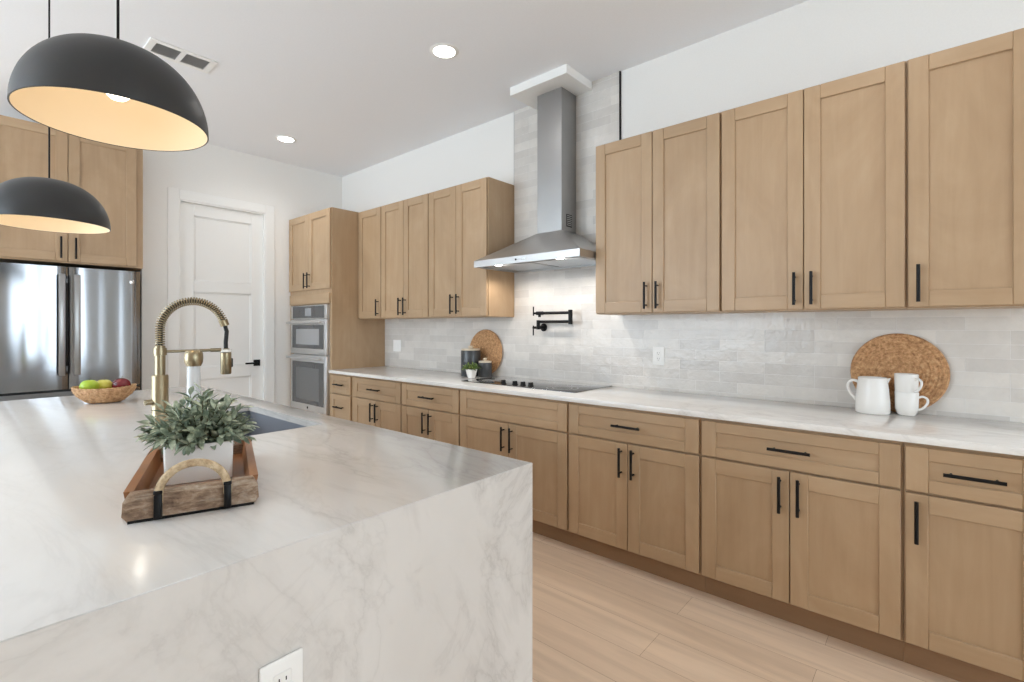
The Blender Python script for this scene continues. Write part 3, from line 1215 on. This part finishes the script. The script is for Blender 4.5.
# ------------------------------------------------------------------ outlet plates
def outlet(name, label, loc, rz, wd=0.080, hh=0.120, gang=1, switch=False):
    o_ = thing(name, label, 'outlet', loc, rz)
    b = MB(); b.box((-wd / 2, -0.006, -hh / 2), (wd / 2, -0.0003, hh / 2), PLASTIC, 0.003, 2); b.build('plate', o_)
    for g_ in range(gang):
        cx = (g_ - (gang - 1) / 2) * 0.046
        if switch:
            b = MB(); b.box((cx - 0.016, -0.0085, -0.033), (cx + 0.016, -0.0055, 0.033), TRIM, 0.001); b.build('rocker', o_)
        else:
            b = MB()
            b.box((cx - 0.017, -0.0075, -0.035), (cx + 0.017, -0.0055, 0.035), TRIM, 0.002)
            for s in (-1, 1):
                for q, hgt in ((-0.0065, 0.0085), (0.0065, 0.007)):
                    b.box((cx + q - 0.0011, -0.0078, s * 0.018 - hgt / 2 + 0.003), (cx + q + 0.0011, -0.0070, s * 0.018 + hgt / 2 + 0.003), DARK)
                b.tube([(cx, -0.0070, s * 0.018 - 0.008), (cx, -0.0078, s * 0.018 - 0.008)], 0.0023, DARK, 10)
            b.build('receptacle', o_)
    return o_
outlet('wall_outlet', 'white outlet plate on the tile right of the cooktop', (TX0, 1.364, 1.139), -PI / 2)
outlet('wall_switch', 'white switch plate on the tile beside the oven tower', (TX0, 4.19, 1.136), -PI / 2, 0.125, 0.12, 2, True)
outlet('island_outlet', 'white outlet plate on the island waterfall end', (0.409, IY0, 0.651), 0.0)

# ------------------------------------------------------------------ refrigerator and the cabinet above
FY = 5.10
fr = thing('refrigerator', 'stainless french-door refrigerator in the alcove behind the island', 'refrigerator', (0.620, FY, 0))
b = MB()
b.box((-0.452, 0.055, 0.02), (0.452, 0.78, 1.80), plain('fridge_case', srgb(70, 71, 73), 0.5), 0.004)
b.build('case', fr)
def fdoor(x0, x1, z0, z1, name):
    b = MB()
    n = 14
    rings = []
    for k in range(n + 1):
        f = k / n
        px = x0 + (x1 - x0) * f
        bow = -0.0012 * math.sin(PI * f)
        rd = 0.012 * (1 - min(1, min(f, 1 - f) * n)) 
        rings.append([(px, bow + rd, z0), (px, bow + rd, z1), (px, 0.05, z1), (px, 0.05, z0)])
    b.loft(rings, FRIDGE, smooth=True)
    return b.build(name, fr)
dl = fdoor(-0.455, -0.0035, 0.845, 1.795, 'door')
drr = fdoor(0.0035, 0.455, 0.845, 1.795, 'door')
fz = fdoor(-0.455, 0.455, 0.09, 0.828, 'freezer_drawer')
def fhandle(par, cx):
    b = MB()
    b.box((cx - 0.019, -0.062, 0.955), (cx + 0.019, -0.046, 1.735), STEEL_V, 0.004, 2)
    for z in (1.0, 1.69):
        b.box((cx - 0.012, -0.048, z - 0.02), (cx + 0.012, 0.0, z + 0.02), STEEL_V, 0.002)
    b.build('handle', par)
fhandle(dl, -0.045)
fhandle(drr, 0.045)
b = MB(); b.tube([(-0.40, -0.06, 0.765), (0.40, -0.06, 0.765)], 0.014, STEEL, 14)
for s in (-1, 1):
    b.box((s * 0.36 - 0.012, -0.06, 0.755), (s * 0.36 + 0.012, 0.0, 0.775), STEEL)
b.build('handle', fz)
b = MB(); b.lathe([(0, 0), (0.018, 0), (0.018, 0.003), (0.015, 0.004), (0, 0.004)], CHROME, 28, Matrix.Translation((0.395, -0.002, 1.705)) @ Matrix.Rotation(PI / 2, 4, 'X')); b.build('badge', drr)
b = MB(); b.box((-0.452, 0.03, 0.005), (0.452, 0.10, 0.085), DARK); b.build('base_grille', fr)

fcb = thing('fridge_cabinet', 'wooden two-door cabinet mounted above the stainless refrigerator', 'wall cabinet', (0.617, FY + 0.022, 1.826))
b = MB()
b.box((-0.455, 0, 0), (0.4795, 0.70, 1.04), WOOD_V, 0.001)
b.build('carcass', fcb)
add_front(fcb, 'door', -0.445, -0.002, 0.012, 1.034, (-0.043, 0.115, 0.165, True), 0.068, 0.068)
add_front(fcb, 'door', 0.002, 0.432, 0.012, 1.034, (0.043, 0.115, 0.165, True), 0.068, 0.068)

# ------------------------------------------------------------------ range hood
HY = 2.112
hd = thing('range_hood', 'stainless chimney range hood on the tiled wall above the cooktop', 'range hood', (XW, HY, 1.765), -PI / 2)
# local: x = along the wall (right in the photo), y = 0 at the wall, front at negative y
tl_ = -(XW - TX0) - 0.0005
dep, hwid = 0.503, 0.460
b = MB()
r0 = [(-hwid, -dep), (hwid, -dep), (hwid, tl_), (-hwid, tl_)]
cwid, cdep = 0.108, 0.195
r1 = [(-cwid - 0.004, -cdep - 0.004), (cwid + 0.004, -cdep - 0.004), (cwid + 0.004, tl_), (-cwid - 0.004, tl_)]
ri = lambda R, z, s=1.0: [(px * s, py, z) for px, py in R]
inn = [(-hwid + 0.02, -dep + 0.02), (hwid - 0.02, -dep + 0.02), (hwid - 0.02, tl_ - 0.02), (-hwid + 0.02, tl_ - 0.02)]
b.loft([ri(inn, 0.014), ri(inn, 0.002), ri(r0, 0.0), ri(r0, 0.047), ri([(px * 0.985, py * 0.985 if py < -0.1 else py) for px, py in r0], 0.052), ri(r1, 0.250)], STEEL)
b.build('canopy', hd)
b = MB()
b.loft([ri([(-cwid, -cdep), (cwid, -cdep), (cwid, tl_), (-cwid, tl_)], 0.245), ri([(-cwid, -cdep), (cwid, -cdep), (cwid, tl_), (-cwid, tl_)], 3.0298 - 1.765)], STEEL_V)
b.build('chimney', hd)
b = MB()
b.box((cwid - 0.001, -0.135, 0.285), (cwid + 0.0025, -0.065, 0.375), RUBBER, 0.001)
for k in range(6):
    b.box((cwid, -0.130, 0.294 + k * 0.0135), (cwid + 0.0035, -0.070, 0.300 + k * 0.0135), STEEL)
b.build('vent_grille', hd)
for s in (-1, 1):
    b = MB()
    b.box((s * 0.205 - 0.195, -0.40, 0.008), (s * 0.205 + 0.195, -0.06, 0.0135), STEEL_V, 0.002)
    for k in range(8):
        b.box((s * 0.205 - 0.18, -0.385 + k * 0.042, 0.0062), (s * 0.205 + 0.18, -0.37 + k * 0.042, 0.0082), STEEL)
    b.build('filter', hd)
for s in (-1, 1):
    b = MB()
    M = Matrix.Translation((s * 0.27, -0.445, 0.006))
    b.lathe([(0, 0), (0.026, 0), (0.028, 0.004), (0.028, 0.0075), (0, 0.0075)], LED, 28, M)
    b.build('lamp', hd)
    lamp('SPOT', 'hood_lamp_light', (s * 0.27, -0.36, -0.012), 6.0, (1, 0.92, 0.84), hd, 0.02, (math.radians(6), 0, 0), 2.8, 0.5)
b = MB()
for k in range(4):
    b.tube([(-0.03 + k * 0.02, -dep - 0.003, 0.024), (-0.03 + k * 0.02, -dep + 0.002, 0.024)], 0.0055, CHROME, 14)
b.tube([(-0.055, -dep - 0.003, 0.024), (-0.055, -dep + 0.002, 0.024)], 0.007, RUBBER, 14)
b.build('buttons', hd)

# ------------------------------------------------------------------ pot filler
pf = thing('pot_filler', 'matte black folding pot filler on the tile above the cooktop', 'tap', (TX0, 2.300, 1.325), -PI / 2)
b = MB()
b.lathe([(0, 0), (0.031, 0), (0.031, 0.006), (0.026, 0.010), (0, 0.010)], BLACK, 32, Matrix.Translation((0, -0.0003, 0)) @ Matrix.Rotation(PI / 2, 4, 'X'))
b.tube([(0, -0.008, 0), (0, -0.075, 0)], 0.014, BLACK, 18)
b.build('wall_flange', pf)
b = MB()
b.tube([(0, -0.072, -0.016), (0, -0.072, 0.055)], 0.014, BLACK, 18)
b.tube([(0, -0.072, -0.002), (-0.05, -0.072, -0.002)], 0.010, BLACK, 16)
b.build('valve', pf)
b = MB()
b.tube([(-0.048, -0.072, 0.014), (-0.048, -0.072, -0.062)], 0.0052, BLACK, 12)
b.build('lever', pf)
b = MB(); b.tube([(0.0, -0.072, 0.043), (0.295, -0.072, 0.043)], 0.0105, BLACK, 16); b.build('lower_arm', pf)
b = MB(); b.tube([(0.295, -0.072, 0.022), (0.295, -0.072, 0.128)], 0.016, BLACK, 18); b.build('elbow_joint', pf)
b = MB()
b.tube([(0.295, -0.072, 0.108), (-0.005, -0.072, 0.108)], 0.0105, BLACK, 16)
b.tube([(0.045, -0.072, 0.108), (-0.015, -0.072, 0.108)], 0.014, BLACK, 18)
b.tube([(0.012, -0.072, 0.108), (0.012, -0.072, 0.078)], 0.011, BLACK, 16)
b.build('upper_arm', pf)
b = MB()
b.tube([(-0.012, -0.072, 0.108), (-0.045, -0.072, 0.108)], 0.008, BLACK, 14)
b.tube([(-0.047, -0.072, 0.090), (-0.047, -0.072, 0.160)], 0.0052, BLACK, 12)
b.build('spout_lever', pf)

# ------------------------------------------------------------------ cooktop
ck = thing('cooktop', 'black glass electric cooktop set in the white worktop under the hood', 'cooktop', (2.785, 2.212, CT), -PI / 2)
b = MB()
b.box((-0.508, -0.230, 0.0003), (0.515, 0.235, 0.006), BLACKGLASS, 0.002, 2)
b.box((-0.511, -0.233, 0.0002), (0.518, 0.238, 0.0030), CHROME, 0.001)
b.build('glass_top', ck)
for px, py, r in ((-0.34, 0.09, 0.085), (-0.34, -0.11, 0.075), (0.33, 0.09, 0.075), (0.33, -0.10, 0.105), (0.0, 0.10, 0.11)):
    b = MB()
    for rr in (r, r * 0.62):
        b.lathe([(rr - 0.0015, 0.0060), (rr, 0.0064), (rr + 0.0015, 0.0060)], GRILLE, 48, Matrix.Translation((px, py, 0)))
    b.build('burner_ring', ck)
for px in (-0.130, -0.020, 0.053, 0.122):
    b = MB()
    M = Matrix.Translation((px - 0.01, -0.165, 0.0055))
    b.lathe([(0, 0), (0.022, 0), (0.023, 0.003), (0.019, 0.006), (0.017, 0.024), (0.015, 0.027), (0, 0.027)], BLACK, 28, M)
    b.box((px - 0.01 - 0.003, -0.165 - 0.016, 0.031), (px - 0.01 + 0.003, -0.165 + 0.016, 0.034), CHROME, 0.001)
    b.build('knob', ck)

# ------------------------------------------------------------------ things on the wall worktop
def round_board(label, yc, r, foot):
    lean = math.asin(min(1, (TX0 - 0.004 - foot) / (2 * r)))
    root = tag(None or bpy.data.objects.new('woven_trivet', None), label, 'woven board', 'round woven boards') if False else None
    b = MB()
    prof = [(0, 0)]
    n = 13
    for k in range(n):
        ra, rb = r * k / n, r * (k + 1) / n
        prof += [(ra + (rb - ra) * 0.15 + 1e-4, 0.0105), (ra + (rb - ra) * 0.5, 0.0135), (ra + (rb - ra) * 0.85, 0.0105)]
    prof += [(r, 0.004), (r - 0.004, 0.0), (0, 0.0)]
    prof[0] = (0, 0.011)
    b.lathe(prof, SEAGRASS, 72)
    o_ = b.build('woven_board', None, (foot, yc, CT + 0.001))
    # disc normal points to -X and a little up
    M = Matrix.Rotation(-(PI / 2 - lean), 4, 'Y')
    for v in o_.data.vertices:
        p = Vector((v.co.x, v.co.y, v.co.z))
        p = M @ p + Vector((math.sin(lean) * r, 0, math.cos(lean) * r))
        v.co = p
    return tag(o_, label, 'woven board', 'round woven boards')


round_board('round woven board leaning on the tile behind the white pitcher and mugs', 0.140, 0.190, 3.010)
round_board('round woven board leaning on the tile behind the dark canisters', 2.915, 0.195, 3.012)

# pitcher
pc = thing('pitcher', 'white ceramic pitcher with loop handle beside the stacked mugs', 'pitcher', (2.920, 0.231, CT + 0.0005), 0)
b = MB()
b.lathe([(0, 0), (0.066, 0), (0.069, 0.004), (0.0685, 0.05), (0.064, 0.11), (0.058, 0.160), (0.0585, 0.167), (0.0565, 0.169), (0.055, 0.165), (0.060, 0.11), (0.065, 0.05), (0.065, 0.008), (0, 0.008)], CERAMIC, 48)
b.build('body', pc)
b = MB()
pts = [(0.010, 0.057, 0.143), (0.014, 0.078, 0.150), (0.018, 0.096, 0.138), (0.019, 0.101, 0.116), (0.016, 0.092, 0.090), (0.012, 0.078, 0.070), (0.008, 0.064, 0.052)]
def smooth_pts(pts, n=6):
    P = [Vector(p) for p in pts]
    out = []
    for i in range(len(P) - 1):
        p0, p1, p2, p3 = P[max(i - 1, 0)], P[i], P[i + 1], P[min(i + 2, len(P) - 1)]
        for k in range(n):
            t_ = k / n
            out.append(0.5 * ((2 * p1) + (p2 - p0) * t_ + (2 * p0 - 5 * p1 + 4 * p2 - p3) * t_ ** 2 + (-p0 + 3 * p1 - 3 * p2 + p3) * t_ ** 3))
    out.append(P[-1])
    return out
b.tube(smooth_pts(pts), 0.0068, CERAMIC, 12)
b.build('handle', pc)
# spout lip
b = MB()
b.loft([[(-0.001, -0.057, 0.138), (-0.014, -0.055, 0.165), (0.012, -0.055, 0.165)], [(-0.001, -0.064, 0.154), (-0.006, -0.070, 0.171), (0.004, -0.070, 0.171)]], CERAMIC, smooth=True)
b.build('spout', pc)


def mug(label, loc, rz):
    m_ = thing('mug', label, 'mug', loc, rz, 'stacked white mugs')
    b = MB()
    b.lathe([(0, 0.003), (0.031, 0.0), (0.0345, 0.003), (0.0412, 0.0225), (0.0434, 0.0262), (0.0446, 0.06), (0.0455, 0.106), (0.0450, 0.108), (0.0430, 0.106), (0.041, 0.055), (0.034, 0.022), (0.027, 0.009), (0, 0.008)], CERAMIC, 40)
    b.build('body', m_)
    b = MB()
    b.tube(smooth_pts([(0.0425, 0, 0.084), (0.058, 0, 0.090), (0.074, 0, 0.080), (0.074, 0, 0.060), (0.058, 0, 0.036), (0.038, 0, 0.026)]), 0.0052, CERAMIC, 10)
    b.build('handle', m_)
    return m_
mug('white mug at the bottom of the two-mug stack', (2.946, 0.104, CT + 0.0005), -PI / 2 - 0.05)
mug('white mug resting on top of the other mug', (2.946, 0.105, CT + 0.0843), -PI / 2 - 0.75)


def canister(label, loc, r, hgt):
    c = thing('canister', label, 'canister', loc, 0, 'dark canisters')
    b = MB()
    b.lathe([(0, 0), (r * 0.97, 0), (r, 0.004), (r, hgt - 0.008), (r * 0.96, hgt), (0, hgt)], JAR, 40)
    b.build('body', c)
    b = MB()
    b.lathe([(0, hgt + 0.0003), (r * 0.94, hgt + 0.0003), (r * 0.96, hgt + 0.004), (r * 0.94, hgt + 0.013), (r * 0.3, hgt + 0.015), (r * 0.17, hgt + 0.017), (r * 0.25, hgt + 0.026), (r * 0.27, hgt + 0.034), (r * 0.2, hgt + 0.038), (0, hgt + 0.038)], LIDWOOD, 40)
    b.build('lid', c)
    return c
canister('taller dark grey canister with pale lid', (2.898, 2.972, CT + 0.0005), 0.083, 0.215)
canister('shorter dark grey canister with pale lid', (2.918, 2.823, CT + 0.0005), 0.057, 0.118)
sp = thing('small_potted_plant', 'tiny green plant in white tapered pot before the dark canisters', 'potted plant', (2.772, 2.834, CT + 0.0005))
b = MB()
def sq2(wd, z): return [(px, py, z) for px, py in rounded(wd, wd, wd * 0.12, 4)]
b.loft([sq2(0.044, 0), sq2(0.046, 0.002), sq2(0.072, 0.070), sq2(0.072, 0.072), sq2(0.064, 0.072), sq2(0.060, 0.060)], CERAMIC, cap1=False)
b.build('pot', sp)
b = MB(); b.loft([sq2(0.0605, 0.059), sq2(0.0605, 0.062)], SOIL); b.build('soil', sp)
foliage(sp, 20, 0.060, 0.05, 0.060, 0.023, 0.014, 8, LEAF2, 5, 1.5, 0.2)

# ------------------------------------------------------------------ pendants
def pendant(label, loc, R, H):
    root = thing('pendant_light', label, 'pendant light', loc, 0, 'black dome pendants')
    n = 22
    out, inn_ = [], []
    for k in range(n + 1):
        a = PI / 2 * k / n
        # full shoulder, softly flattened crown
        out.append((R * math.sin(PI / 2 - a) ** 0.85 if k < n else 0, H * math.sin(a) ** 1.0))
        inn_.append(((R - 0.004) * math.sin(PI / 2 - a) ** 0.85 if k < n else 0, (H - 0.005) * math.sin(a)))
    b = MB()
    b.lathe(out, PENDANT, 72)
    b.lathe([(R, 0), (R - 0.002, -0.0015), (R - 0.004, 0.0)], PENDANT, 72)
    b.build('shade', root)
    b = MB()
    b.lathe(inn_, PENDANT_IN, 72)
    b.build('inner_lining', root)
    b = MB(); b.tube([(0, 0, H - 0.002), (0, 0, ZC - loc[2] - 0.02)], 0.0036, BLACK, 10); b.build('cord', root)
    b = MB(); b.lathe([(0, -0.024), (0.055, -0.024), (0.06, -0.018), (0.06, -0.0005), (0, -0.0005)], PENDANT, 32, Matrix.Translation((0, 0, ZC - loc[2]))); b.build('canopy', root)
    b = MB(); b.lathe([(0, 0.16), (0.019, 0.16), (0.019, H - 0.003), (0, H - 0.003)], CERAMIC, 24); b.build('socket', root)
    b = MB()
    b.lathe([(0, 0.070), (0.018, 0.072), (0.030, 0.084), (0.032, 0.100), (0.028, 0.124), (0.019, 0.150), (0.016, 0.1595), (0, 0.1595)], BULB, 28)
    b.build('bulb', root)
    lamp('POINT', 'pendant_bulb_light', (0, 0, 0.062), 0.40, (1, 0.93, 0.83), root, 0.03)
    lamp('SPOT', 'pendant_bulb_beam', (0, 0, 0.050), 3.2, (1, 0.76, 0.50), root, 0.03, (0, 0, 0), 2.2, 0.7)
    return root
pendant('black dome pendant hanging nearest the camera over the island', (0.326, 1.800, 1.920), 0.225, 0.218)
pendant('black dome pendant hanging farther back, before the refrigerator cabinet', (0.3127, 3.130, 1.805), 0.223, 0.210)

# ------------------------------------------------------------------ recessed lights, vent
def downlight(label, px, py, power=19):
    root = thing('ceiling_light', label, 'ceiling light', (px, py, ZC), 0, 'recessed ceiling lights')
    b = MB(); b.lathe([(0.068, -0.0012), (0.070, -0.006), (0.088, -0.004), (0.092, -0.0003), (0.068, -0.0003)], TRIM, 40); b.build('trim_ring', root)
    b = MB(); b.lathe([(0, -0.0045), (0.0678, -0.0030), (0.0678, -0.0005), (0, -0.0005)], LED, 40); b.build('lens', root)
    lamp('SPOT', 'ceiling_light_beam', (0, 0, -0.02), power, (1, 0.975, 0.95), root, 0.06, (0, 0, 0), 2.6, 0.9)
downlight('round recessed light near the hood, nearer of the two seen on the ceiling', 2.08, 2.374)
downlight('round recessed light in front of the pantry door, farther of the two', 2.08, 4.605)
for px, py in ((2.08, 0.14), (2.08, -2.1), (-1.4, 4.6), (-1.4, 2.374), (-1.4, 0.14), (-1.4, -2.1)):
    downlight('round recessed light out of the picture on the same ceiling', px, py, 12 if px > 0 else 5)

vt = thing('ceiling_vent', 'white ceiling vent with two grey louvred grilles above the island', 'vent', (0.995, 3.71, ZC))
b = MB()
W_, H_ = 0.185, 0.105
for lo, hi in (((-W_, -H_), (W_, -0.072)), ((-W_, 0.072), (W_, H_)), ((-W_, -0.072), (-0.148, 0.072)), ((0.148, -0.072), (W_, 0.072)), ((-0.014, -0.072), (0.014, 0.072))):
    b.box((lo[0], lo[1], -0.008), (hi[0], hi[1], -0.0003), TRIM, 0.001)
b.build('frame', vt)
for s in (-1, 1):
    b = MB()
    b.box((s * 0.081 - 0.067, -0.072, -0.0012), (s * 0.081 + 0.067, 0.072, -0.0004), plain('vent_dark', srgb(176, 176, 176), 0.8))
    for k in range(9):
        M = Matrix.Translation((s * 0.081, -0.062 + k * 0.0155, -0.0055)) @ Matrix.Rotation(0.6, 4, 'X')
        b.box((-0.067, -0.0062, -0.0006), (0.067, 0.0062, 0.0006), GRILLE, 0, 1, M)
    b.build('grille', vt)
